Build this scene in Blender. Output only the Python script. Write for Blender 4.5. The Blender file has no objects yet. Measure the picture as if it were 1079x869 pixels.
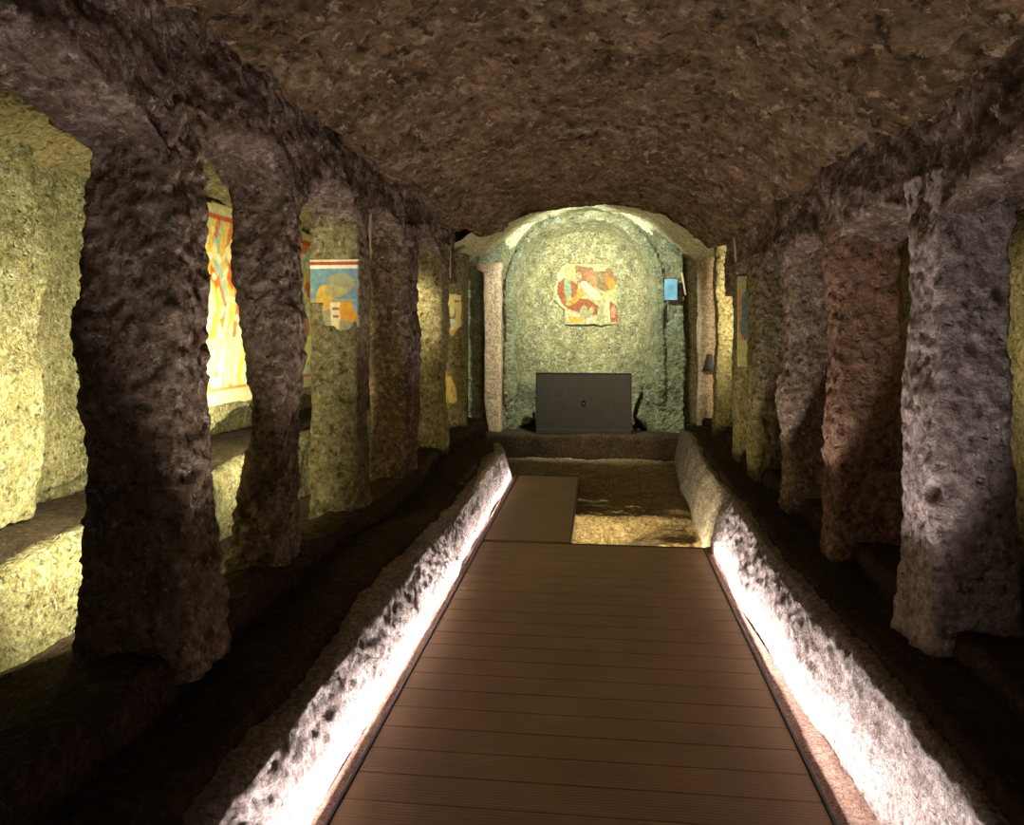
import bpy, math, random
import numpy as np
from mathutils import Vector, noise, Matrix
random.seed(7)
C = bpy.context.scene
COL = C.collection
R = math.radians

# ------------------------------------------------------------------ camera, world, light, exposure
cam_d = bpy.data.cameras.new('camera')
cam = bpy.data.objects.new('camera', cam_d); COL.objects.link(cam)
cam.location = (0, 0, 1.5)
cam.rotation_euler = (R(90), 0, math.atan(91.5 / 800))
cam_d.sensor_width = 36.0
cam_d.lens = 36.0 * 800 / 1079
cam_d.shift_y = -88.5 / 1079
cam_d.clip_start = 0.02
C.camera = cam
C.view_settings.view_transform = 'Standard'
C.view_settings.look = 'None'
C.view_settings.exposure = 0.25
C.view_settings.gamma = 1.0
C.view_settings.use_curve_mapping = False

w = bpy.data.worlds.new('world'); C.world = w; w.use_nodes = True
w.node_tree.nodes['Background'].inputs[0].default_value = (1.0, 0.86, 0.72, 1)
w.node_tree.nodes['Background'].inputs[1].default_value = 0.075


def area(name, loc, target, sx, sy, power, col, spread=180, roll=None):
    d = bpy.data.lights.new(name, 'AREA'); d.shape = 'RECTANGLE'
    d.size, d.size_y = sx, sy; d.energy = power; d.color = col; d.spread = R(spread)
    o = bpy.data.objects.new(name, d); COL.objects.link(o)
    o.location = loc
    dirv = (Vector(target) - Vector(loc)).normalized()
    if roll is None:
        o.rotation_euler = dirv.to_track_quat('-Z', 'Y').to_euler()
    else:                                  # local X along +Y of the world
        z = -dirv; x = Vector((0, 1, 0)); y = z.cross(x).normalized(); x = y.cross(z)
        o.rotation_euler = Matrix((x, y, z)).transposed().to_euler()
    return o


def spot(name, loc, target, power, col, angle=90, blend=0.6, rad=0.04):
    d = bpy.data.lights.new(name, 'SPOT'); d.energy = power; d.color = col
    d.spot_size = R(angle); d.spot_blend = blend; d.shadow_soft_size = rad
    o = bpy.data.objects.new(name, d); COL.objects.link(o); o.location = loc
    o.rotation_euler = (Vector(target) - Vector(loc)).to_track_quat('-Z', 'Y').to_euler()
    return o


def point(name, loc, power, col, rad=0.04):
    d = bpy.data.lights.new(name, 'POINT'); d.energy = power; d.color = col; d.shadow_soft_size = rad
    o = bpy.data.objects.new(name, d); COL.objects.link(o); o.location = loc
    return o


COOL = (1.0, 0.87, 0.87)
WARM = (1.0, 0.94, 0.62)
# the strips along the boardwalk, in sections (x, y0, y1, watts)
for i, (x, y0, y1, p) in enumerate([(-.832, .6, 2.4, 24), (-.832, 2.4, 4.6, 25), (-.832, 4.6, 7.7, 14)]):
    area('strip_light_left', (x, (y0 + y1) / 2, .0), (x - .45, (y0 + y1) / 2, .62), y1 - y0, .012, p, COOL, roll=1)
for i, (x, y0, y1, p) in enumerate([(.724, .6, 2.5, 16), (.724, 2.5, 5.2, 32)]):
    area('strip_light_right', (x, (y0 + y1) / 2, .0), (x + .45, (y0 + y1) / 2, .62), y1 - y0, .012, p, COOL, roll=1)
# niche spots tucked behind the lip of the vault
spot('niche_spot', (-.16, 8.05, 2.72), (-.18, 9.75, 2.02), 560, (1.0, .92, .60), 70, 1.0)
spot('niche_wash', (-.16, 8.0, 2.70), (-.18, 9.4, 1.92), 270, (.88, 1.0, .84), 96, .35)
# pit lamp under the boardwalk
area('pit_lamp', (.22, 5.36, -.10), (.22, 6.4, -.20), .9, .04, 30, (1.0, .90, .50), 175)
# aisle lamps
area('aisle_bar_left_near', (-1.78, 2.72, 1.0), (-2.6, 3.32, 1.05), .05, 1.1, 52, WARM, 140)
area('aisle_bar_left_mid', (-1.95, 4.42, 1.0), (-2.6, 4.98, 1.1), .05, .9, 22, WARM, 140)
spot('aisle_lamp_left_far', (-1.80, 6.0, 1.75), (-1.55, 8.2, 1.3), 45, WARM, 80, .7)
spot('pillar_lamp_left', (-1.62, 3.75, 2.02), (-1.52, 4.25, 1.72), 9.0, (1, .95, .7), 110, .8)
spot('aisle_lamp_right_near', (1.62, 3.2, 1.5), (2.02, 3.65, 1.4), 40, WARM, 95, .8)
spot('aisle_lamp_right_far', (1.58, 6.85, 1.78), (1.15, 8.9, 2.15), 170, WARM, 120, .7)

# ------------------------------------------------------------------ helpers


def lin(c):
    return tuple(((v / 255) / 12.92 if v / 255 <= .04045 else ((v / 255 + .055) / 1.055) ** 2.4) for v in c)


class NT:
    def __init__(s, name):
        s.m = bpy.data.materials.new(name); s.m.use_nodes = True
        s.t = s.m.node_tree; s.b = s.t.nodes['Principled BSDF']

    def n(s, typ, **kw):
        nd = s.t.nodes.new(typ)
        for k, v in kw.items():
            setattr(nd, k, v)
        return nd

    def l(s, a, b):
        s.t.links.new(a, b)

    def ramp(s, src, stops):
        r = s.n('ShaderNodeValToRGB')
        e = r.color_ramp.elements
        while len(e) < len(stops):
            e.new(.5)
        for i, (p, c) in enumerate(stops):
            e[i].position = p; e[i].color = (*c, 1) if len(c) == 3 else c
        s.l(src, r.inputs[0]); return r.outputs[0]

    def mix(s, f, a, b, mode='MIX'):
        m = s.n('ShaderNodeMix', data_type='RGBA', blend_type=mode)
        for sock, v in ((m.inputs[0], f), (m.inputs[6], a), (m.inputs[7], b)):
            if isinstance(v, (int, float)): sock.default_value = v
            elif isinstance(v, tuple): sock.default_value = (*v, 1)
            else: s.l(v, sock)
        return m.outputs[2]

    def math(s, op, a, b=None):
        m = s.n('ShaderNodeMath', operation=op)
        for i, v in enumerate((a, b)):
            if v is None: continue
            if isinstance(v, (int, float)): m.inputs[i].default_value = v
            else: s.l(v, m.inputs[i])
        return m.outputs[0]


def rock(name, a, b, c, sc=1.0, pit=.6, bump=.7, bd=.03, stretch=(1, 1, 1), cthr=(.5, .68), clast=.8):
    """Tufa: two broad tones, a third in blotches, clasts and small pockets."""
    t = NT(name)
    tc = t.n('ShaderNodeTexCoord'); oi = t.n('ShaderNodeObjectInfo')
    mp = t.n('ShaderNodeMapping'); mp.inputs['Scale'].default_value = stretch
    t.l(tc.outputs['Object'], mp.inputs['Vector'])
    rnd = t.math('MULTIPLY', oi.outputs['Random'], 13.7)
    ad = t.n('ShaderNodeVectorMath', operation='ADD')
    t.l(mp.outputs[0], ad.inputs[0]); t.l(rnd, ad.inputs[1])
    V = ad.outputs[0]

    def nz(scale, det=7, ro=.62, dist=0):
        x = t.n('ShaderNodeTexNoise'); t.l(V, x.inputs['Vector'])
        x.inputs['Scale'].default_value = scale * sc; x.inputs['Detail'].default_value = det
        x.inputs['Roughness'].default_value = ro; x.inputs['Distortion'].default_value = dist
        return x.outputs[0]
    n1, n2, n3, n4 = nz(2.6, 9, .7, .1), nz(7.5, 8, .72, .1), nz(26, 8, .72), nz(5, 3)
    col = t.ramp(n1, [(.36, lin(a)), (.64, lin(b))])
    col = t.mix(t.ramp(n2, [(cthr[0], (0, 0, 0)), (cthr[1], (1, 1, 1))]), col, lin(c))
    col = t.mix(.8, col, t.ramp(n3, [(.34, (.14, .14, .14)), (.5, (.5, .5, .5)), (.66, (.92, .92, .92))]), 'OVERLAY')
    vo = t.n('ShaderNodeTexVoronoi'); vo.inputs['Scale'].default_value = 17 * sc
    vd = t.n('ShaderNodeVectorMath', operation='ADD')
    t.l(V, vd.inputs[0])
    dn = t.n('ShaderNodeTexNoise'); t.l(V, dn.inputs['Vector']); dn.inputs['Scale'].default_value = 12 * sc
    sm = t.n('ShaderNodeVectorMath', operation='SCALE'); sm.inputs['Scale'].default_value = .07 / sc
    t.l(dn.outputs['Color'], sm.inputs[0]); t.l(sm.outputs[0], vd.inputs[1]); t.l(vd.outputs[0], vo.inputs['Vector'])
    pm = t.ramp(vo.outputs['Distance'], [(.10, (1, 1, 1)), (.30, (0, 0, 0))])
    gate = t.ramp(n4, [(.5, (0, 0, 0)), (.6, (1, 1, 1))])
    pits = t.math('MULTIPLY', pm, gate)
    n5, n6 = nz(24, 5, .7, .1), nz(13, 7, .75, .1)
    cl = t.ramp(n5, [(.56, (0, 0, 0)), (.64, (1, 1, 1))])
    ck = t.ramp(n6, [(.33, (1, 1, 1)), (.42, (0, 0, 0))])
    col = t.mix(t.math('MULTIPLY', cl, .7 * clast), col, lin(tuple(min(235, q * 1.3 + 14) for q in c)))
    col = t.mix(t.math('MULTIPLY', ck, .65 * clast), col, lin(tuple(q * .55 for q in a)))
    t.l(col, t.b.inputs['Base Color'])
    t.b.inputs['Roughness'].default_value = .95
    t.b.inputs['Specular IOR Level'].default_value = .12
    h = t.math('ADD', t.math('MULTIPLY', n2, .5), t.math('ADD', n3, t.math('MULTIPLY', nz(60, 5, .7), .45)))
    h = t.math('ADD', h, t.math('MULTIPLY', cl, .25))
    h = t.math('SUBTRACT', h, t.math('MULTIPLY', t.math('ADD', pits, t.math('MULTIPLY', ck, .6)), pit))
    bp = t.n('ShaderNodeBump'); bp.inputs['Strength'].default_value = bump; bp.inputs['Distance'].default_value = bd
    t.l(h, bp.inputs['Height']); t.l(bp.outputs[0], t.b.inputs['Normal'])
    return t.m


def plain(name, c, rough=.6, metal=0, nscale=40, namp=.12, bump=.1):
    t = NT(name)
    tc = t.n('ShaderNodeTexCoord'); x = t.n('ShaderNodeTexNoise'); t.l(tc.outputs['Object'], x.inputs['Vector'])
    x.inputs['Scale'].default_value = nscale; x.inputs['Detail'].default_value = 5
    k = lin(c)
    t.l(t.ramp(x.outputs[0], [(.3, tuple(v * (1 - namp) for v in k)), (.7, tuple(v * (1 + namp) for v in k))]), t.b.inputs['Base Color'])
    t.b.inputs['Roughness'].default_value = rough; t.b.inputs['Metallic'].default_value = metal
    bp = t.n('ShaderNodeBump'); bp.inputs['Strength'].default_value = bump; bp.inputs['Distance'].default_value = .004
    t.l(x.outputs[0], bp.inputs['Height']); t.l(bp.outputs[0], t.b.inputs['Normal'])
    return t.m


def painted(name):
    t = NT(name)
    a = t.n('ShaderNodeVertexColor', layer_name='paint')
    tc = t.n('ShaderNodeTexCoord'); x = t.n('ShaderNodeTexNoise'); t.l(tc.outputs['Object'], x.inputs['Vector'])
    x.inputs['Scale'].default_value = 30; x.inputs['Detail'].default_value = 7
    col = t.mix(.5, a.outputs[0], t.ramp(x.outputs[0], [(.3, (.3, .3, .3)), (.7, (.72, .72, .72))]), 'OVERLAY')
    t.l(col, t.b.inputs['Base Color']); t.b.inputs['Roughness'].default_value = .85
    t.b.inputs['Specular IOR Level'].default_value = .15
    bp = t.n('ShaderNodeBump'); bp.inputs['Strength'].default_value = .5; bp.inputs['Distance'].default_value = .006
    t.l(x.outputs[0], bp.inputs['Height']); t.l(bp.outputs[0], t.b.inputs['Normal'])
    return t.m


def props(o, label=None, cat=None, group=None, kind=None):
    if label: o['label'] = label
    if cat: o['category'] = cat
    if group: o['group'] = group
    if kind: o['kind'] = kind
    return o


def link(name, verts, faces, mat, origin=(0, 0, 0), parent=None, smooth=True):
    me = bpy.data.meshes.new(name)
    og = Vector(origin)
    me.from_pydata([tuple(Vector(v) - og) for v in verts], [], faces)
    if mat: me.materials.append(mat)
    if smooth: me.polygons.foreach_set('use_smooth', [True] * len(me.polygons))
    me.update()
    o = bpy.data.objects.new(name, me); COL.objects.link(o)
    if parent:
        o.parent = parent; o.location = og - parent.location
    else:
        o.location = og
    return o


def empty(name, loc, label, cat, group=None):
    o = bpy.data.objects.new(name, None); COL.objects.link(o); o.location = loc
    o.empty_display_size = .1
    return props(o, label, cat, group)


def fz(p, s, seed):
    return noise.fractal(Vector(p) * s + Vector((seed, seed * 1.7, -seed)), 1.0, 2.0, 4)


def rdisp(p, amp, seed, pits=0.0, anis=(1, 1, 1)):
    q = Vector((p[0] * anis[0], p[1] * anis[1], p[2] * anis[2]))
    d = amp * (1.0 * fz(q, 1.7, seed) + .16 * fz(q, 7.0, seed + 5) + .40 * fz(q, 26.0, seed + 9))
    if pits:
        v = noise.voronoi(q * 7.0 + Vector((seed, 0, seed)))[0][0]
        g = noise.noise(q * 2.1 + Vector((0, seed, 3)))
        if g > 0 and v < .26:
            d -= pits * (1 - (v / .26) ** 2) * min(1, g * 5)
    return d


def grid(name, f, nu, nv, mat, amp=.03, seed=0, pits=0, flip=1, closed=False, origin=(0, 0, 0), parent=None,
         anis=(1, 1, 1), fade=None, caps=False):
    """f(u, v) -> point; the surface is roughened along its own normal."""
    P = np.array([[f(i / (nu - (0 if closed else 1)), j / (nv - 1)) for j in range(nv)] for i in range(nu)], float)
    if closed:
        du = np.roll(P, -1, 0) - np.roll(P, 1, 0)
    else:
        du = np.gradient(P, axis=0)
    dv = np.gradient(P, axis=1)
    N = np.cross(du, dv); N /= (np.linalg.norm(N, axis=2, keepdims=True) + 1e-9); N *= flip
    V = []
    for i in range(nu):
        for j in range(nv):
            p = P[i, j]
            a = amp if fade is None else amp * fade(p)
            d = rdisp(p, a, seed, pits, anis)
            V.append((p[0] + N[i, j, 0] * d, p[1] + N[i, j, 1] * d, p[2] + N[i, j, 2] * d))
    F = []
    for i in range(nu if closed else nu - 1):
        k = (i + 1) % nu
        for j in range(nv - 1):
            q = (i * nv + j, k * nv + j, k * nv + j + 1, i * nv + j + 1)
            F.append(q if flip > 0 else q[::-1])
    if caps:
        F.append([i * nv for i in range(nu)][::-1]); F.append([i * nv + nv - 1 for i in range(nu)])
    return link(name, V, F, mat, origin, parent)


def polyline(pts):
    """Arc-length parametrised polyline t in 0..1 -> point."""
    p = np.array(pts, float); s = np.r_[0, np.cumsum(np.linalg.norm(np.diff(p, axis=0), axis=1))]; s /= s[-1]
    return lambda t: tuple(np.interp(t, s, p[:, k]) for k in range(p.shape[1]))


def boxes(lst):
    V, F = [], []
    for x0, x1, y0, y1, z0, z1 in lst:
        b = len(V)
        V += [(x0, y0, z0), (x1, y0, z0), (x1, y1, z0), (x0, y1, z0), (x0, y0, z1), (x1, y0, z1), (x1, y1, z1), (x0, y1, z1)]
        F += [[b + i for i in q] for q in ((3, 2, 1, 0), (4, 5, 6, 7), (0, 1, 5, 4), (1, 2, 6, 5), (2, 3, 7, 6), (3, 0, 4, 7))]
    return V, F


def bev(o, wd=.004, seg=2):
    m = o.modifiers.new('bevel', 'BEVEL'); m.width = wd; m.segments = seg; m.limit_method = 'ANGLE'
    return o


def yt(x, y):
    return y * 1.0065 + .1137 * x


def sstep(a, b, x):
    t = min(1, max(0, (x - a) / (b - a))); return t * t * (3 - 2 * t)


# ------------------------------------------------------------------ materials
M_vault = rock('tufa_vault', (92, 72, 48), (134, 108, 76), (168, 144, 112), .62, 1.2, 1.0, .08, (1.0, 1.0, 1))
M_arcade = rock('tufa_arcade', (86, 72, 58), (114, 96, 80), (152, 134, 122), 1.1, .5, .8)
M_pil = rock('tufa_grey_brown', (112, 94, 76), (148, 128, 104), (180, 162, 140), 1.2, .8, .9)
M_pilred = rock('tufa_red_brown', (132, 102, 78), (164, 128, 100), (150, 126, 108), 1.2, 1.0, 1.0)
M_pilgrey = rock('tufa_lilac_grey', (158, 142, 134), (186, 170, 162), (206, 192, 184), 1.2, 1.0, .9)
M_pilgreen = rock('tufa_mossy', (104, 92, 62), (134, 122, 84), (150, 140, 108), 1.2, .8, .9)
M_bench = rock('tufa_bench', (140, 124, 114), (182, 168, 160), (208, 198, 192), 2.2, .5, 1.0, .04)
M_benchtop = rock('shade_dark_earth', (48, 38, 28), (64, 52, 38), (74, 62, 46), 1.5, .4, .7)  # earth tone darkened to stand in for shade on tops, ledges, aisle floors
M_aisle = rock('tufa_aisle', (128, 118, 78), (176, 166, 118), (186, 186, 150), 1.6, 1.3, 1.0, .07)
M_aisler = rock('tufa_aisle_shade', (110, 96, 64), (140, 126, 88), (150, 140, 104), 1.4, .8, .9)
M_niche = rock('tufa_niche', (118, 114, 84), (178, 172, 126), (200, 212, 182), 2.0, 1.3, 1.0, .09)
M_cross = rock('tufa_pale', (186, 176, 140), (214, 204, 164), (196, 184, 150), 1.5, .5, .7)
M_floor = rock('tufa_floor', (128, 104, 78), (160, 134, 102), (172, 156, 120), 1.3, .9, .8, .03, (1, 2, 1))
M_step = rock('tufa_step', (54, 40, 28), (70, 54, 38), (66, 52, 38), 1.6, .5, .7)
M_pink = rock('plaster_pink', (150, 124, 100), (176, 148, 122), (150, 140, 112), 1.5, .5, .5)
M_deck = None
M_trim = plain('dark_metal_trim', (34, 28, 24), .45, .6)
M_panel = plain('dark_iron_panel', (36, 26, 16), .85, .0, 18, .25)
M_blue = plain('pale_blue_panel', (96, 140, 168), .5, 0, 9, .3)
M_rod = plain('pale_rod', (176, 150, 118), .6)
M_black = plain('black_lamp_housing', (40, 36, 36), .5)
M_lens = plain('lamp_lens', (150, 150, 140), .2)
M_alu = plain('aluminium_channel', (150, 140, 136), .4, .7)
M_diff = plain('strip_diffuser', (235, 230, 232), .4)
M_paint = painted('fresco_plaster')

t = NT('brown_composite_board')
tc = t.n('ShaderNodeTexCoord')
mp = t.n('ShaderNodeMapping'); mp.inputs['Scale'].default_value = (1.2, 60, 1); t.l(tc.outputs['Object'], mp.inputs[0])
x1 = t.n('ShaderNodeTexNoise'); t.l(mp.outputs[0], x1.inputs[0]); x1.inputs['Scale'].default_value = 3; x1.inputs['Detail'].default_value = 4
x2 = t.n('ShaderNodeTexNoise'); t.l(tc.outputs['Object'], x2.inputs[0]); x2.inputs['Scale'].default_value = 3.5; x2.inputs['Detail'].default_value = 6
c0 = t.ramp(x2.outputs[0], [(.3, lin((140, 112, 80))), (.7, lin((158, 126, 92)))])
c0 = t.mix(.5, c0, t.ramp(x1.outputs[0], [(.3, (.4, .4, .4)), (.7, (.6, .6, .6))]), 'OVERLAY')
t.l(c0, t.b.inputs['Base Color']); t.b.inputs['Roughness'].default_value = .62
wv = t.n('ShaderNodeTexWave', bands_direction='Y'); t.l(tc.outputs['Object'], wv.inputs[0])
wv.inputs['Scale'].default_value = 22; wv.inputs['Distortion'].default_value = .2
bp = t.n('ShaderNodeBump'); bp.inputs['Strength'].default_value = .35; bp.inputs['Distance'].default_value = .002
t.l(wv.outputs[1], bp.inputs['Height']); t.l(bp.outputs[0], t.b.inputs['Normal'])
M_deck = t.m

# ------------------------------------------------------------------ structure: vault and crossing
Y0 = -.6
PA = [(-1.62, 2.52), (-1.42, 2.50), (-1.30, 2.50), (-1.22, 2.43), (-1.13, 2.46), (-.95, 2.55), (-.6, 2.65), (-.25, 2.70),
      (.05, 2.715), (.35, 2.68), (.62, 2.60), (.85, 2.46), (1.0, 2.33), (1.08, 2.28), (1.17, 2.30), (1.28, 2.32), (1.46, 2.34)]
PB = [(-2.6, 2.30), (-1.6, 2.32), (-1.3, 2.5), (-.95, 2.78), (-.6, 2.9), (-.16, 2.96), (.3, 2.9), (.62, 2.76), (.85, 2.56),
      (1.05, 2.42), (1.3, 2.32), (1.7, 2.27), (2.2, 2.25)]
pa = polyline(PA)
END = 7.72


def vault(u, v):
    y = Y0 + (END + .04 - Y0) * v
    x, z = pa(u)
    if v > .9999:
        return (x, END + .04, z + .30)
    y2 = min(y, END)
    z += .03 * math.sin(y2 * 1.9) * (1 if abs(x) < 1 else .3)
    if x < -1.05 and x > -1.4: z += .04 * math.sin(y2 * 2.6 + 1)
    return (x, y2, z)


props(grid('ceiling', vault, 130, 300, M_vault, .075, 3, .02, -1), kind='structure')
pb = polyline(PB)
props(grid('ceiling_crossing', lambda u, v: (pb(u)[0], END + .04 + (9.9 - END) * v, pb(u)[1]), 140, 80, M_cross, .06, 8, .01, -1), kind='structure')


# arcades: wall above the pillars, its underside cut into arches
def arcade(name, xn, xa, ztop, spans, spring, rise, yend, mat, seed, sgn):
    def b(y):
        for a, c in spans:
            if a < y < c:
                k = (y - (a + c) / 2) / ((c - a) / 2)
                return spring + rise * max(0, 1 - abs(k) ** 2.4) ** .5
        return spring

    def f(u, v):
        y = Y0 + (yend - Y0) * u
        bb = b(y)
        pl = polyline([(xn, ztop), (xn, bb), (xa, bb), (xa, ztop)])
        x, z = pl(v)
        return (x, y, z)
    return props(grid(name, f, 330, 60, mat, .06, seed, .015, sgn), kind='structure')


LP = [(2.45, 2.70), (3.35, 3.60), (4.40, 4.66), (5.49, 5.80), (6.70, 7.0), (8.05, 8.3)]      # left pillars near/far
LP = [(yt(-1.4, a), yt(-1.4, b)) for a, b in LP]
RP = [(2.55, 2.85), (3.65, 3.88), (4.54, 4.75), (5.5, 5.85), (6.35, 6.6), (7.6, 7.8), (8.95, 9.15)]
RP = [(yt(1.15, a), yt(1.15, b)) for a, b in RP]
ls = [(.1, LP[0][0] + .10)] + [(LP[i][1] - .09, LP[i + 1][0] + .10) for i in range(4)]
rs = [(.4, RP[0][0] + .10)] + [(RP[i][1] - .08, RP[i + 1][0] + .09) for i in range(4)]
arcade('wall_arcade_left', -1.37, -1.67, 2.62, ls, 1.93, .32, 7.3, M_arcade, 21, 1)
arcade('wall_arcade_right', 1.14, 1.44, 2.42, rs, 1.80, .21, 7.1, M_arcade, 22, -1)


# outer aisle walls
def wall_left(u, v):
    y = -.4 + 10.2 * u
    off = -.28 * (sstep(3.28, 3.32, y) - sstep(4.15, 4.25, y))
    wb = np.interp(y, [3.0, 3.4, 4.6, 5.2, 8], [.63, .62, .74, .90, .95])      # lower edge of the upper wall
    pl = polyline([(-2.6 + off, 2.45), (-2.6 + off, wb), (-2.95, wb + .02), (-2.97, .1)])
    x, z = pl(v)
    return (x, y, z)


props(grid('wall_left', wall_left, 330, 120, M_aisle, .045, 31, .015, -1), kind='structure')
def aisle_bench(u, v):
    y = -.2 + 9.6 * u
    st = np.interp(y, [2.5, 3, 4.3, 5.0, 8], [.55, .56, .58, .66, .66]) + .03 * noise.noise(Vector((y * 2, 0, 4)))
    fx = -2.30 + .05 * noise.noise(Vector((y * 1.3, 3, 0)))
    pl = polyline([(-2.90, .12), (-2.90, st), (fx - .04, st), (fx, st - .04), (fx + .03, .12)])
    x, z = pl(v); return (x, y, z)


props(grid('aisle_bench', aisle_bench, 320, 60, M_aisle, .03, 37, .015, 1, origin=(-2.6, -.2, .12)),
      'low rough rock bench along the left aisle wall below the overhang', 'bench')
grid('shaded_earth_top', lambda u, v: (-2.86 + .50 * v, .2 + 9.0 * u, np.interp(.2 + 9.0 * u, [2.5, 3, 4.3, 5.0, 8], [.55, .56, .58, .66, .66]) + .03 * noise.noise(Vector(((.2 + 9.0 * u) * 2, 0, 4))) + .035),
     220, 16, M_benchtop, .02, 38, 0, -1, origin=(-2.6, .2, .5), parent=[o_ for o_ in COL.objects if o_.name == 'aisle_bench'][0])  # brown earth sheet, darkened so the bench top reads as shaded
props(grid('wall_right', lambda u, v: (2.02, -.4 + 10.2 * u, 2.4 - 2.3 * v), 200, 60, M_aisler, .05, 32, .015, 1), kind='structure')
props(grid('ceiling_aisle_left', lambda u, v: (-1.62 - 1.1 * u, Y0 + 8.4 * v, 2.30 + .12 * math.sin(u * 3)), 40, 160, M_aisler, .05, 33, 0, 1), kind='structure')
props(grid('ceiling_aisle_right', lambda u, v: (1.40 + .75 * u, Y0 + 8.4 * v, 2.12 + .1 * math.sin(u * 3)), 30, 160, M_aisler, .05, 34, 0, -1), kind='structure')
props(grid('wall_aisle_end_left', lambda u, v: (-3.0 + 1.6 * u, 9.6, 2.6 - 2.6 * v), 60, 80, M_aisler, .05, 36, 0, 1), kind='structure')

# back wall with the arched niche
NX, NHW, NSP = -.18, .87, 1.98
WB = 9.34
cr_l = [(-.98, .24), (-.80, .24), (-.80, .30), (-.815, .36), (-.79, .40), (-.80, .45), (-.76, .50), (-.74, .58), (-.775, .48), (-.83, .42), (-.84, .33), (-.92, .29), (-.98, .27)]
cr_r = [(.44, .24), (.56, .24), (.54, .32), (.50, .36), (.47, .40), (.52, .56), (.555, .70), (.545, .80), (.52, .84), (.52, .74), (.46, .58), (.42, .42), (.45, .34)]


def inpoly(x, y, P):
    r = False; j = len(P) - 1
    for i in range(len(P)):
        xi, yi = P[i]; xj, yj = P[j]
        if (yi > y) != (yj > y) and x < (xj - xi) * (y - yi) / (yj - yi) + xi: r = not r
        j = i
    return r


def back(u, v):
    x = -1.62 + 2.75 * u; z = 3.02 - 2.9 * v
    dx = x - NX
    d = abs(dx) - NHW if z < NSP else math.hypot(dx, z - NSP) - NHW       # <0 inside
    dep = .42 * sstep(.02, -.12, d) + .10 * sstep(-.1, -.8, d)
    if z < .92 and z > .2 and d < .1:            # rough base block under the niche
        dep = min(dep, .16 + .25 * sstep(.8, .92, z) * sstep(-.02, -.2, d) * 2)
    if inpoly(x, z, cr_l) or inpoly(x, z, cr_r): dep += .45
    if x > 1.02: dep += 1.3
    dep -= .055 * sstep(-.03, .0, d) * sstep(.13, .07, d) * sstep(.3, .8, z)
    return (x, WB + dep, z)


def band(u, v):
    a = math.pi * (.90 - .78 * u)
    k = .32 * max(0.0, math.sin(math.pi * u)) ** .8
    pl = polyline([(1.0, .10), (1.0, -.07), (1.01 + k * .1, -.09), (1.02 + k, -.10), (1.03 + k, .10)])
    q = max(0.0, math.sin(math.pi * min(1, max(0, u)))) ** .55
    r, dy = pl(v)
    return (NX + r * math.cos(a), WB + .10 - (.10 - dy) * q, NSP + .02 + r * math.sin(a))


props(grid('trim_1', band, 160, 46, M_cross, .010, 43, .004, 1), kind='structure')


def bfade(p):
    return .35 if (abs(p[0] + .17) < .5 and abs(p[2] - 1.94) < .46) else 1


props(grid('wall_back', back, 250, 270, M_niche, .035, 41, .012, -1, fade=bfade), kind='structure')

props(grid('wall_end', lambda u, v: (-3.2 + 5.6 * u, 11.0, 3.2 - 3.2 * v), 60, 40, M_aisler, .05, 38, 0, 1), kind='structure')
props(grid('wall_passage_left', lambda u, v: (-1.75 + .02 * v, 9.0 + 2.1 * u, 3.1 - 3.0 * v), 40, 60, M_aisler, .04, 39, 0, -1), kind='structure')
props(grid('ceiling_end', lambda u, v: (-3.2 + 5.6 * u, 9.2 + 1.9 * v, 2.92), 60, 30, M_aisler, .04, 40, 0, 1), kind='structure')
# floor: rock, with a sunk pit on the right beyond the boardwalk
def flr(u, v):
    x = -1.1 + 2.3 * u; y = .4 + 9.0 * v
    z = -.09 + .05 * sstep(7.6, 8.9, y)
    if y < 5.2: z = -.09
    inpit = sstep(-.30, -.24, x) * (1 - .72 * sstep(.10, .55, x)) * sstep(.80, .70, x) * sstep(4.9, 5.0, y) * sstep(6.50, 6.36, y)
    z -= .22 * inpit
    return (x, y, z)


props(grid('floor', flr, 130, 420, M_floor, .03, 51, .01, -1, anis=(1, 2, 1)), kind='structure')
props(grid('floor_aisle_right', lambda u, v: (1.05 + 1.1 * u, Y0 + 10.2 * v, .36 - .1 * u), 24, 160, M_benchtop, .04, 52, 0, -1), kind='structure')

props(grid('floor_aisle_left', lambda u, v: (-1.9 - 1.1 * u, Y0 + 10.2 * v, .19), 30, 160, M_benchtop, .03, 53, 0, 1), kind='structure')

# platform step under the niche
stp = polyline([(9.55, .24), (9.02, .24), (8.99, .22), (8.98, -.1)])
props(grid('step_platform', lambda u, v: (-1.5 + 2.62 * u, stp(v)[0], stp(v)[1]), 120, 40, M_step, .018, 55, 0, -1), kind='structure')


# ------------------------------------------------------------------ benches along the nave
def lface(y): return np.interp(y, [0, 2.3, 4, 6, 7.6, 8.3], [-.885, -.875, -.86, -.86, -.87, -.98])
def rtop(y): return np.interp(y, [0, 2.3, 3.3, 5, 9], [.915, .915, .89, .885, .93])
def rface(y): return np.interp(y, [0, 2.3, 3.3, 4.1, 5.2, 8, 9], [.87, .86, .80, .755, .76, .80, .85])


def bench_left(u, v):
    y = .5 + 7.75 * u
    e = sstep(.985, 1.0, u)
    fx = lface(y); tz = .285 + .02 * math.sin(y * 2.1)
    pl = polyline([(fx, -.12), (fx - .015, .02), (fx - .05, .15), (fx - .085, tz - .02), (fx - .115, tz), (fx - .30, tz - .01), (-1.40, tz)])
    x, z = pl(v)
    return (x - .10 * e, y, z * (1 - e) - .1 * e)


bl = grid('stone_bench', bench_left, 460, 66, M_bench, .021, 61, .0, -1, origin=(-1.1, .5, 0))
props(bl, 'rough stone bench with a lit inner face on the left of the boardwalk', 'bench')


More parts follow.
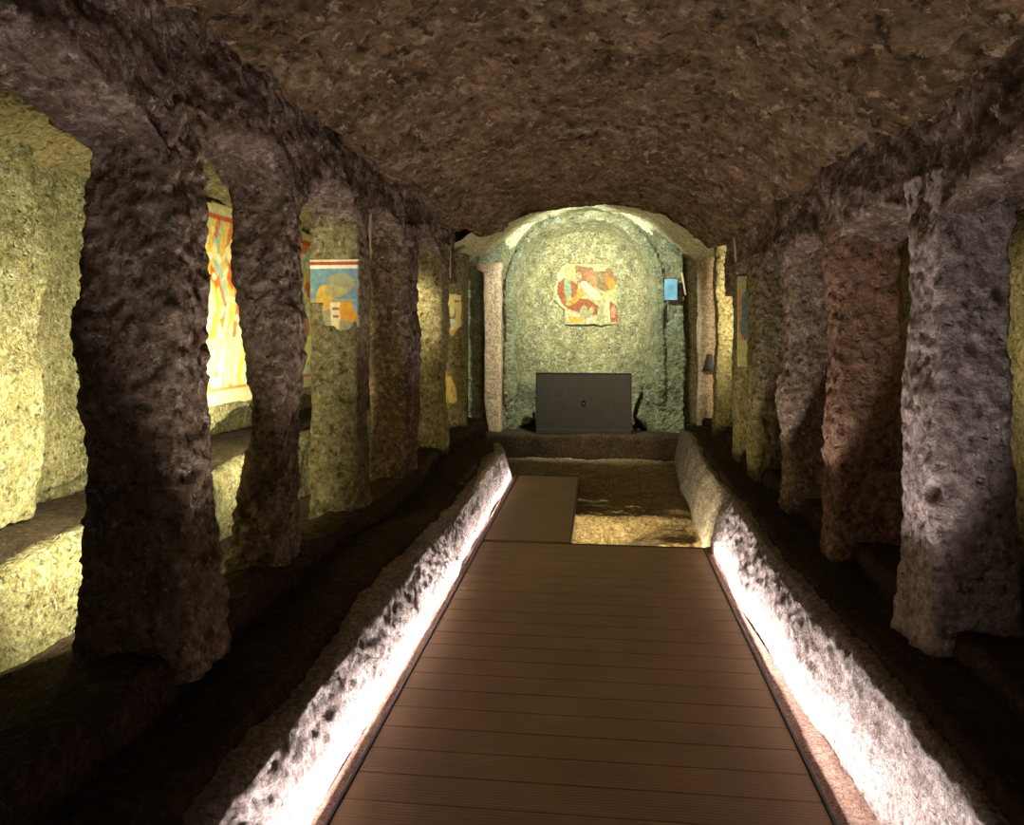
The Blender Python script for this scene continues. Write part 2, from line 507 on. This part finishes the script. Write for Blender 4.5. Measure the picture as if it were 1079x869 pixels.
def ledge_left(u, v):
    y = .5 + 8.3 * u
    wob = .03 * math.sin(y * 1.6)
    pl = polyline([(-1.335 + wob, .24), (-1.345 + wob, .40), (-1.375 + wob, .445), (-1.55, .44), (-1.75, .36), (-2.0, .26), (-2.16, .22)])
    x, z = pl(v); return (x, y, z)


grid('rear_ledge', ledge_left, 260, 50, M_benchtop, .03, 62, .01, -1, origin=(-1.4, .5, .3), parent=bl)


def bench_right(u, v):
    y = .5 + 8.45 * u
    e = sstep(.99, 1.0, u)
    fx = rface(y); tz = .345 + .02 * math.sin(y * 2.4 + 2) + .04 * sstep(7, 8.5, y)
    tx = rtop(y)
    pl = polyline([(fx, -.12), (fx + .01, .02), (fx * .55 + tx * .45, .16), (tx - .015, tz - .03), (tx + .01, tz), (tx + .10, tz), (1.2, tz)])
    x, z = pl(v)
    return (x + .06 * e, y, z * (1 - e) - .1 * e)


br = grid('stone_bench', bench_right, 480, 66, M_bench, .021, 65, .0, 1, origin=(1.0, .5, 0))
props(br, 'rough stone bench with a lit inner face on the right of the boardwalk', 'bench')


def ledge_right(u, v):
    y = .5 + 8.5 * u
    wob = .02 * math.sin(y * 1.7 + 1)
    pl = polyline([(1.185 + wob, .26), (1.19 + wob, .42), (1.215 + wob, .475), (1.4, .47), (1.6, .40)])
    x, z = pl(v); return (x, y, z)


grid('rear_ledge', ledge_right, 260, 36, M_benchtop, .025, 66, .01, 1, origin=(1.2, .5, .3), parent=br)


# dark covers on the bench tops, shade put into their earth colour
def shade_cover(name, xs, parent, seed, y1, flip):
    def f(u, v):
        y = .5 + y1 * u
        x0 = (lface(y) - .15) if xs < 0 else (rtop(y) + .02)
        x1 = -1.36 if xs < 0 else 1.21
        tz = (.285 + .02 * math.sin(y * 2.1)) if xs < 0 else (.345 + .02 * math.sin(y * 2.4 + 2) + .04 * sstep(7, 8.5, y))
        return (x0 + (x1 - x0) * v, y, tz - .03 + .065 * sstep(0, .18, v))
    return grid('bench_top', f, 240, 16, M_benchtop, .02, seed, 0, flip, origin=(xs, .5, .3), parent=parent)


shade_cover('s', -1.15, bl, 71, 7.55, -1)
shade_cover('s', 1.1, br, 72, 8.2, 1)


# ------------------------------------------------------------------ pillars
def pillar(keys, label, mat, seed, amp=.03, pits=.03, round_=5.0, group=None, flat_front=False):
    """keys: (z, x0, x1, y0, y1) from the base up; rounded rectangular section."""
    K = np.array(sorted(keys), float)
    zb, zt = K[0, 0], K[-1, 0]
    per = 2 * (abs(K[0, 2] - K[0, 1]) + abs(K[0, 4] - K[0, 3]))
    nu = int(per / .0135); nv = int((zt - zb) / .0135)

    def f(u, v):
        z = zb + (zt - zb) * v
        x0, x1, y0, y1 = [np.interp(z, K[:, 0], K[:, k]) for k in (1, 2, 3, 4)]
        a = 2 * math.pi * u
        c, s = math.cos(a), math.sin(a)
        k = (abs(c) ** round_ + abs(s) ** round_) ** (-1 / round_)
        return ((x0 + x1) / 2 + (x1 - x0) / 2 * c * k, (y0 + y1) / 2 + (y1 - y0) / 2 * s * k, z)
    fd = None
    if flat_front:
        ym = float(np.mean(K[:, 3]))
        fd = lambda p: .35 if p[1] < ym + .03 else 1
    org = (float(K[0, 1] + K[0, 2]) / 2, float(K[0, 3] + K[0, 4]) / 2, zb)
    o = grid('tufa_pillar', f, nu, nv, mat, amp, seed, pits, 1, closed=True, origin=org, caps=True, fade=fd)
    return props(o, label, 'pillar', group, 'thing')


a, b = LP[0]
pillar([(.36, -1.76, -1.30, a - .02, b + .06), (.57, -1.73, -1.32, a, b + .04), (1.03, -1.71, -1.33, a, b + .02), (1.49, -1.72, -1.355, a, b),
        (1.85, -1.715, -1.36, a, b), (2.26, -1.67, -1.37, a + .01, b)],
       'broad dark tufa pillar nearest the viewer in the left row', M_pil, 101, .04, .03)
a, b = LP[1]
pillar([(.34, -1.70, -1.37, a, b + .02), (.55, -1.66, -1.39, a, b), (.85, -1.60, -1.39, a, b), (1.1, -1.555, -1.39, a, b),
        (1.5, -1.60, -1.37, a, b), (2.0, -1.655, -1.365, a, b), (2.26, -1.66, -1.37, a, b)],
       'dark tufa pillar with a narrow waist beside the lit orange wall painting', M_pil, 102, .038, .03)
a, b = LP[2]
pillar([(.34, -1.69, -1.37, a, b), (1.0, -1.68, -1.39, a, b), (2.26, -1.68, -1.39, a, b)],
       'tufa pillar with a blue and yellow fresco fragment on its front', M_pilgreen, 103, .026, .02, 9, flat_front=True)
a, b = LP[3]
pillar([(.34, -1.68, -1.37, a, b), (1.0, -1.67, -1.36, a, b), (2.26, -1.67, -1.35, a, b)],
       'plain lilac brown tufa pillar just beyond the left fresco pillar', M_arcade, 104, .03, .02, 7)
a, b = LP[4]
pillar([(.34, -1.68, -1.37, a, b), (1.0, -1.66, -1.39, a, b), (2.26, -1.66, -1.36, a, b)],
       'dim mossy tufa pillar with a rod at its top in the left row', M_pilgreen, 105, .03, .02, 7)
a, b = LP[5]
pillar([(.30, -1.78, -1.40, a, b), (1.0, -1.74, -1.42, a, b), (2.12, -1.74, -1.42, a, b), (2.3, -1.74, -1.42, a, b)],
       'farthest left tufa pillar with cream plaster patches on its front', M_pilgreen, 106, .024, .015, 8, flat_front=True)

a, b = RP[0]
pillar([(.30, 1.08, 1.43, a, b + .03), (.45, 1.09, 1.42, a, b + .02), (.80, 1.125, 1.385, a, b), (1.4, 1.13, 1.38, a, b), (1.8, 1.13, 1.385, a, b),
        (2.05, 1.135, 1.43, a, b)],
       'pitted lilac grey tufa pillar nearest the viewer in the right row', M_pilgrey, 111, .028, .045, 7)
a, b = RP[1]
pillar([(.30, 1.12, 1.47, a, b), (.9, 1.135, 1.46, a, b), (2.05, 1.135, 1.45, a, b)],
       'reddish brown pitted tufa pillar second from the viewer on the right', M_pilred, 112, .03, .035, 7)
a, b = RP[2]
pillar([(.30, 1.12, 1.44, a, b), (.62, 1.13, 1.43, a, b), (1.15, 1.11, 1.43, a, b), (1.25, 1.13, 1.43, a, b), (2.05, 1.13, 1.43, a, b)],
       'lumpy pink brown tufa pillar between the reddish and the mossy pillar', M_pil, 113, .034, .035, 6)
a, b = RP[3]
pillar([(.30, 1.13, 1.42, a, b), (.9, 1.12, 1.42, a, b), (2.05, 1.13, 1.42, a, b)],
       'mossy dark tufa pillar in front of the right fresco pillar', M_pilgreen, 114, .032, .025, 6)
a, b = RP[4]
pillar([(.30, 1.15, 1.42, a, b), (1.0, 1.145, 1.42, a, b), (2.05, 1.14, 1.42, a, b)],
       'slim tufa pillar with a blue streaked fresco on the right', M_pilgreen, 115, .022, .015, 8, flat_front=True)
a, b = RP[5]
pillar([(.30, 1.17, 1.45, a, b), (1.0, 1.165, 1.44, a, b), (2.36, 1.17, 1.44, a, b)],
       'brightly lit yellowish tufa pillar behind the right fresco pillar', M_aisler, 116, .026, .02, 7)
a, b = RP[6]
pillar([(.24, 1.17, 1.42, a, b), (1.0, 1.175, 1.40, a, b), (2.40, 1.17, 1.40, a, b)],
       'pale plastered tufa pillar beside the dark slot right of the niche', M_pink, 117, .02, .015, 8)

# pinkish pilaster at the left edge of the niche
def pilz(k0, x0, x1): return (k0, x0, x1, 9.14, 9.34)
o = pillar([pilz(.22, -1.34, -1.18), pilz(.6, -1.40, -1.18), pilz(1.6, -1.40, -1.18), pilz(2.18, -1.40, -1.19), pilz(2.22, -1.49, -1.17), pilz(2.30, -1.50, -1.17)],
           'slim pinkish plastered pilaster with a small capital left of the niche', M_pink, 121, .014, .008, 8)
o.name = 'pilaster'; o['category'] = 'pilaster'

# ------------------------------------------------------------------ boardwalk
bw = empty('boardwalk', (-.055, 1.0, 0), 'brown boardwalk of cross boards running up to the niche', 'boardwalk')
EL, ER, EN = -.812, .705, -.207
PIT = .150
ye = 5.29
lst = []; y = 1.0
while y < ye - .01:
    y2 = min(y + PIT - .0025, ye); lst.append((EL, ER, y, y2, -.03, 0)); y += PIT
o = bev(link('deck', *boxes(lst), M_deck, (0, 1.0, 0), bw, smooth=False), .003)
lst = []
while y < 7.72:
    y2 = min(y + PIT - .0025, 7.72); lst.append((EL, EN, y, y2, -.03, 0)); y += PIT
o = bev(link('narrow_deck', *boxes(lst), M_deck, (-.5, ye, 0), bw, smooth=False), .003)
T = .014
bev(link('edge_trim', *boxes([(EL - T, EL, 1.0, 7.74, -.06, .004)]), M_trim, (EL, 1, 0), bw, smooth=False), .002)
bev(link('edge_trim', *boxes([(ER, ER + T, 1.0, ye + .01, -.06, .004)]), M_trim, (ER, 1, 0), bw, smooth=False), .002)
bev(link('edge_trim', *boxes([(EN, ER + T, ye + .0, ye + T, -.07, .004)]), M_trim, (0, ye, 0), bw, smooth=False), .002)
bev(link('edge_trim', *boxes([(EN, EN + T, ye, 7.74, -.06, .004)]), M_trim, (EN, ye, 0), bw, smooth=False), .002)
bev(link('edge_trim', *boxes([(EL, EN, 7.72, 7.74, -.06, .004)]), M_trim, (EL, 7.7, 0), bw, smooth=False), .002)
bev(link('joist', *boxes([(xx, xx + .05, 1.0, ye, -.085, -.031) for xx in (-.75, -.3, .2, .62)] + [(xx, xx + .05, ye, 7.7, -.085, -.031) for xx in (-.75, -.32)]),
         M_trim, (0, 1, -.05), bw, smooth=False), .002)


# rosy gravel kerb between the boards and each bench
def strip(side, ylen, label, seed):
    sg = -1 if side < 0 else 1
    e = EL - T - .002 if side < 0 else ER + T + .002

    def f(u, v):
        y = .9 + ylen * u
        fx = (lface(y) - .008) if side < 0 else (rface(y) + .008)
        return (e + (fx - e) * v, y, -.028 + .012 * v)
    o = grid('gravel_kerb', f, int(ylen / .02), 10, M_kerb, .010, seed, 0, -sg if False else sg, origin=(e, .9, -.03))
    return props(o, label, 'kerb')


M_kerb = rock('rosy_gravel', (136, 108, 92), (158, 128, 112), (176, 150, 134), 4, .6, .8, .02)
strip(-1, 6.9, 'narrow rosy gravel kerb along the left edge of the boardwalk', 81)
strip(1, 4.5, 'narrow rosy gravel kerb along the right edge of the boardwalk', 82)

# ------------------------------------------------------------------ frescoes
def fresco(name, origin, ux, vx, nrm, wd, ht, paint, label, res=.008, thick=.02, parent=None, seed=0):
    ux, vx, nrm, og = Vector(ux), Vector(vx), Vector(nrm), Vector(origin)
    nu, nv = int(wd / res), int(ht / res)
    V, cols, idx = [], [], {}
    for i in range(nu + 1):
        for j in range(nv + 1):
            u, v = i / nu, j / nv
            c = paint(u, v)
            if c is None: continue
            p = og + ux * (u * wd) + vx * (v * ht)
            p = p + nrm * (.004 * fz(p, 14, seed + 3))
            idx[i, j] = len(V); V.append(tuple(p)); cols.append(lin(c))
    F = []
    for i in range(nu):
        for j in range(nv):
            k = [(i, j), (i + 1, j), (i + 1, j + 1), (i, j + 1)]
            if all(q in idx for q in k): F.append([idx[q] for q in k])
    used = sorted({i for f_ in F for i in f_}); mp_ = {q: n for n, q in enumerate(used)}
    V = [V[q] for q in used]; cols = [cols[q] for q in used]; F = [[mp_[q] for q in f_] for f_ in F]
    # edge walls and back: give the plaster its thickness
    n = len(V)
    V += [tuple(Vector(p) - nrm * thick) for p in V]; cols += [lin((170, 158, 128))] * n
    from collections import Counter
    E = Counter(); D = {}
    for f_ in F:
        for q in range(4):
            e = (f_[q], f_[(q + 1) % 4]); k = tuple(sorted(e)); E[k] += 1; D[k] = e
    F += [[D[k][1], D[k][0], D[k][0] + n, D[k][1] + n] for k, m in E.items() if m == 1] + [[q + n for q in f_[::-1]] for f_ in F]
    o = link(name, V, F, M_paint, origin, parent)
    at = o.data.color_attributes.new('paint', 'FLOAT_COLOR', 'POINT')
    at.data.foreach_set('color', np.array([(*c, 1) for c in cols], np.float32).ravel())
    return props(o, label, 'fresco')


def ell(x, y, cx, cy, rx, ry, ang=0):
    c, s = math.cos(R(ang)), math.sin(R(ang)); dx, dy = x - cx, y - cy
    return ((dx * c + dy * s) / rx) ** 2 + ((-dx * s + dy * c) / ry) ** 2 < 1


SH = [  # (kind, data, colour) in a 0..869 square, y down
    ('p', [(100, 180), (200, 150), (230, 200), (170, 300), (150, 420), (200, 540), (300, 600), (530, 650), (520, 700), (260, 700), (130, 470)], (232, 226, 184)),
    ('p', [(310, 165), (560, 205), (700, 180), (715, 330), (600, 420), (440, 330), (330, 330)], (140, 92, 66)),
    ('p', [(480, 190), (600, 200), (590, 225), (480, 220)], (206, 208, 140)),
    ('p', [(150, 330), (205, 285), (212, 400), (240, 520), (340, 470), (440, 480), (535, 540), (520, 625), (400, 610), (250, 570), (180, 500), (140, 420)], (158, 70, 44)),
    ('p', [(265, 300), (340, 340), (330, 440), (280, 470)], (160, 74, 48)),
    ('e', (340, 270, 34, 40, 0), (170, 150, 116)),
    ('p', [(210, 280), (265, 285), (280, 440), (245, 475), (212, 430)], (138, 176, 138)),
    ('e', (262, 226, 56, 62, 0), (226, 206, 126)), ('e', (245, 225, 27, 40, 0), (206, 166, 112)), ('e', (250, 228, 18, 26, 0), (232, 206, 160)),
    ('p', [(220, 520), (290, 470), (345, 400), (370, 360), (400, 440), (300, 520), (245, 540)], (222, 158, 52)),
    ('p', [(365, 330), (430, 305), (575, 430), (550, 515), (390, 410)], (150, 152, 92)),
    ('e', (470, 412, 112, 42, 38), (240, 234, 200)), ('e', (400, 340, 36, 28, 20), (236, 226, 186)),
    ('e', (440, 260, 44, 50, 0), (196, 108, 76)), ('e', (490, 320, 34, 54, 0), (206, 124, 84)), ('e', (545, 300, 30, 70, 0), (128, 112, 80)),
    ('e', (620, 300, 30, 52, 0), (196, 110, 52)), ('e', (655, 345, 34, 50, 0), (206, 148, 46)),
    ('e', (615, 455, 50, 52, 0), (222, 196, 100)), ('e', (618, 465, 28, 34, 0), (234, 214, 180)),
    ('p', [(640, 490), (700, 540), (720, 680), (650, 690), (630, 560)], (172, 78, 58)), ('e', (670, 590, 22, 60, 0), (212, 150, 116)),
    ('p', [(590, 510), (635, 500), (640, 690), (580, 690)], (230, 222, 182)), ('p', [(530, 540), (585, 520), (585, 690), (510, 690)], (176, 178, 128)),
    ('p', [(245, 630), (390, 650), (390, 695), (260, 690)], (226, 182, 58)),
    ('e', (395, 600, 38, 66, 0), (176, 174, 126)), ('e', (455, 595, 26, 60, 30), (172, 170, 122)),
]


def nic(u, v):
    x = 95 + 630 * u; y = 720 - 575 * v
    e = noise.noise(Vector((u * 9, v * 9, 1))) * .030 + .016
    if u < e or u > 1 - e or v < e or v > 1 - e: return None
    if u + (1 - v) < .10 + e: return None
    if u + v < .13 + e * 2: return None
    if x + 30 < 240 and y > 470 + (x - 100) * 1.0: return None
    col = (196, 194, 142)
    if x > 700: col = (166, 176, 134)
    for k, d, c in SH:
        if (k == 'e' and ell(x, y, *d)) or (k == 'p' and inpoly(x, y, d)): col = c
    m = .56 + .13 * noise.noise(Vector((u * 25, v * 25, 3)))
    w_ = .22 + .5 * max(0, noise.noise(Vector((u * 7, v * 7, 13))))
    return tuple((q * (1 - w_) + p_ * w_) * m for q, p_ in zip(col, (186, 178, 132)))


fresco('fresco', (-.60, WB + .475, 1.535), (1, 0, 0), (0, 0, 1), (0, -1, 0), .86, .81, nic,
       'faded red and ochre figure fresco on the back of the lit arched niche', .006, .06, seed=1)


def aisle(u, v):          # u along the wall away from the viewer, v up
    nn = noise.noise(Vector((u * 6, v * 4, 2)))
    lo = .02 + .16 * u * 0 + .03 * nn
    if v < lo or v > .985 + .02 * nn: return None
    nz = noise.noise(Vector((u * 14, v * 9, 5))); n2 = noise.noise(Vector((u * 30, v * 20, 7)))
    if v < .085: return (186, 172, 128)
    if v < .11: return (196, 110, 60)
    if v > .93: return (196, 190, 140) if v < .955 else (186, 176, 120)
    if v > .90: return (186, 92, 50)
    col = (166, 186, 160)
    k = (u * 8 + .9 * noise.noise(Vector((u * 4, v * 3.2, 11)))) % 1
    g = noise.noise(Vector((u * 9, v * 5, 21)))
    if k < .34 + .2 * nz: col = (226, 182, 74)
    if .42 < k < .74 + .2 * nz and g > -.15: col = (208, 120, 56)
    if v < .34 and g > 0: col = (238, 226, 130)
    if v < .5 and k > .76: col = (222, 210, 160)
    if ell(k, v, .3, .63, .22, .05): col = (206, 108, 50)
    if ell(k, v, .6, .75, .2, .045): col = (232, 214, 150)
    if n2 > .32: col = (222, 212, 166)
    return col


fresco('fresco', (-2.545, 4.35, .95), (0, 1, 0), (0, 0, 1), (1, 0, 0), 2.4, 1.42, aisle,
       'brightly lit orange and yellow fresco on the left aisle wall seen between pillars', .012, .05, seed=2)


def pilf(u, v):
    nn = noise.noise(Vector((u * 5, v * 5, 3))); n2 = noise.noise(Vector((u * 12, v * 12, 4)))
    if u < .015 or u > .965 + .03 * nn: return None
    if v > .972: return (206, 190, 150)
    if v > .925: return (150, 70, 48)
    if v > .89: return (214, 206, 176)
    if v < .12 + .16 * nn or (v < .45 and u < .28 + .1 * nn): return None
    col = (150, 142, 106)
    if v > .50 and u < .95 and n2 > -.5: col = (104, 132, 138)
    if ell(u, v, .30, .52, .17, .16, 35): col = (192, 152, 66)
    if ell(u, v, .62, .70, .28, .13): col = (140, 138, 104)
    if ell(u, v, .52, .60, .22, .08): col = (156, 146, 96)
    if inpoly(u, v, [(.40, .46), (.62, .46), (.60, .12), (.44, .12)]): col = (216, 198, 152)
    if abs(v - .38) < .015 and .45 < u < .6 or abs(v - .28) < .015 and .46 < u < .58: col = (140, 96, 60)
    if ell(u, v, .76, .34, .18, .12, -20): col = (206, 146, 50)
    if u > .86 and .35 < v < .5: col = (120, 150, 160)
    return col


a, b = LP[2]
fresco('fresco', (-1.675, a - .012, 1.44), (1, 0, 0), (0, 0, 1), (0, -1, 0), .305, .46, pilf,
       'blue and yellow fresco with a red top border on the left pillar', .005, .035, seed=3)


def pl6(u, v):
    nn = noise.noise(Vector((u * 5, v * 5, 6))) * .10
    if u < .04 + nn * .4 or u > .94 + nn * .4: return None
    if v < .16 + nn + .5 * abs(u - .52): return None
    if v > .97 + nn * .3: return None
    col = (216, 196, 128)
    if abs(v - .84) < .02 and (.15 < u < .35 or .7 < u < .85): col = (120, 106, 76)
    if ell(u, v, .58, .62, .16, .17): col = (146, 136, 98)
    if ell(u, v, .60, .68, .09, .12): col = (222, 208, 150)
    if v < .34 and u > .3: col = (206, 168, 92)
    if ell(u, v, .6, .42, .2, .1): col = (212, 208, 170)
    return col


def pl6b(u, v):
    nn = noise.noise(Vector((u * 4, v * 4, 9))) * .12
    if u > .45 + .5 * math.sin(3.1 * v) * (v > .35) + nn - .2 * (v < .35): return None
    if v > .96 or v < .04: return None
    return (196, 166, 92) if noise.noise(Vector((u * 12, v * 12, 1))) < .3 else (130, 104, 66)


a, b = LP[5]
fresco('fresco', (-1.735, a - .012, 1.30), (1, 0, 0), (0, 0, 1), (0, -1, 0), .31, .58, pl6,
       'cream plaster patch with dark curls high on the farthest left pillar', .007, .03, seed=4)
fresco('fresco', (-1.735, a - .012, .50), (1, 0, 0), (0, 0, 1), (0, -1, 0), .26, .58, pl6b,
       'yellow plaster patch low on the farthest left pillar', .008, .03, seed=5)


def rp5(u, v):
    nn = noise.noise(Vector((u * 4, v * 6, 8))) * .06
    if u < .03 or v < .06 + nn * 2 or v > .98: return None
    col = (174, 150, 96)
    if v > .80: col = (166, 160, 108)
    elif .12 < u: col = (190, 132, 82)
    if ell(u, v, .30 + nn, .55, .14, .26): col = (104, 116, 104)
    if v < .3: col = (170, 162, 104)
    return col


a, b = RP[4]
fresco('fresco', (1.135, a - .02, 1.16), (1, 0, 0), (0, 0, 1), (0, -1, 0), .25, .80, rp5,
       'orange bordered fresco with a blue grey streak on the right pillar', .007, .03, seed=6)

# ------------------------------------------------------------------ altar panel, sign, rods, floodlight
ap = empty('altar_panel', (-.18, 9.10, .24), 'dark upright rectangular panel standing below the niche fresco', 'panel')
bev(link('plate', *boxes([(-.745, .38, 9.085, 9.115, .26, .965)]), M_panel, (-.18, 9.1, .24), ap, smooth=False), .006, 3)
bev(link('base_rail', *boxes([(-.75, .385, 9.07, 9.13, .24, .30)]), M_panel, (-.18, 9.1, .24), ap, smooth=False), .006, 3)
bev(link('top_rail', *boxes([(-.748, .383, 9.08, 9.12, .955, .972)]), M_trim, (-.18, 9.1, .97), ap, smooth=False), .003)
bev(link('side_rail', *boxes([(-.752, -.735, 9.08, 9.12, .30, .955)]), M_trim, (-.74, 9.1, .3), ap, smooth=False), .003)
bev(link('side_rail', *boxes([(.370, .387, 9.08, 9.12, .30, .955)]), M_trim, (.38, 9.1, .3), ap, smooth=False), .003)
V = []
kn = link('knob', [(-.18 + .022 * math.cos(k * .785), 9.085 - (.0 if r else .02), .62 + .022 * math.sin(k * .785)) for r in (1, 0) for k in range(8)],
          [[k, (k + 1) % 8, 8 + (k + 1) % 8, 8 + k][::-1] for k in range(8)] + [list(range(8, 16))], M_trim, (-.18, 9.08, .62), ap)

sg = empty('sign_panel', (.86, WB - .05, 1.84), 'small pale blue rectangular panel on the wall right of the niche', 'sign')
bev(link('board', *boxes([(.785, .935, WB - .085, WB - .06, 1.84, 2.09)]), M_blue, (.86, WB - .05, 1.84), sg, smooth=False), .004)
for sx in (.80, .90):
    for sz in (1.87, 2.04):
        bev(link('spacer', *boxes([(sx, sx + .02, WB - .065, WB + .02, sz, sz + .02)]), M_trim, (sx, WB, sz), sg, smooth=False), .002)


def rod(p0, p1, r, label):
    p0, p1 = Vector(p0), Vector(p1); d = (p1 - p0).normalized()
    q = d.orthogonal().normalized(); s = d.cross(q); n = 12
    V, F = [], []
    rings = [(0, .7), (.02, 1), (.5, .94), (.98, 1), (1, .7)]
    for t_, k in rings:
        for i in range(n):
            a_ = 2 * math.pi * i / n
            V.append(tuple(p0.lerp(p1, t_) + (q * math.cos(a_) + s * math.sin(a_)) * r * k))
    for j in range(len(rings) - 1):
        for i in range(n):
            F.append([j * n + i, j * n + (i + 1) % n, (j + 1) * n + (i + 1) % n, (j + 1) * n + i])
    F += [list(range(n))[::-1], [(len(rings) - 1) * n + i for i in range(n)]]
    return props(link('rod', V, F, M_rod, tuple(p0)), label, 'rod')


rod((-1.372, LP[2][1] - .10, 1.96), (-1.362, LP[2][1] - .10, 2.31), .013, 'pale thin rod up the corner of the left fresco pillar')
rod((-1.355, LP[4][1] - .05, 1.96), (-1.355, LP[4][1] - .05, 2.26), .012, 'thin dim rod at the top of the mossy left pillar')
rod((1.155, RP[4][1] - .2, 2.02), (1.135, RP[4][1] - .2, 2.27), .013, 'bright thin rod above the fresco on the right pillar')
rod((1.035, 9.28, 1.90), (.99, 9.28, 2.17), .012, 'slanted pale rod beside the blue panel')

fl = empty('floodlight', (1.28, RP[6][0] - .10, 1.0), 'small black floodlight on the pale plastered right pillar', 'lamp')
hz0, yy = 1.03, RP[6][0] - .03
prof = [(-.045, 1.02), (.045, 1.02), (.022, 1.10), (.018, 1.20), (-.014, 1.20), (-.030, 1.10)]
V = [(1.28 + px * 1.6, yy - dy, pz) for dy in (.11, .0) for px, pz in prof]
F = [[0, 1, 2, 3, 4, 5], [11, 10, 9, 8, 7, 6]] + [[i, i + 6, (i + 1) % 6 + 6, (i + 1) % 6] for i in range(6)]
bev(link('housing', V, F, M_black, (1.28, yy, 1.02), fl, smooth=False), .004)
bev(link('bracket', *boxes([(1.20, 1.36, yy - .10, yy + .03, 1.0, 1.018)]), M_black, (1.28, yy, 1.0), fl, smooth=False), .003)
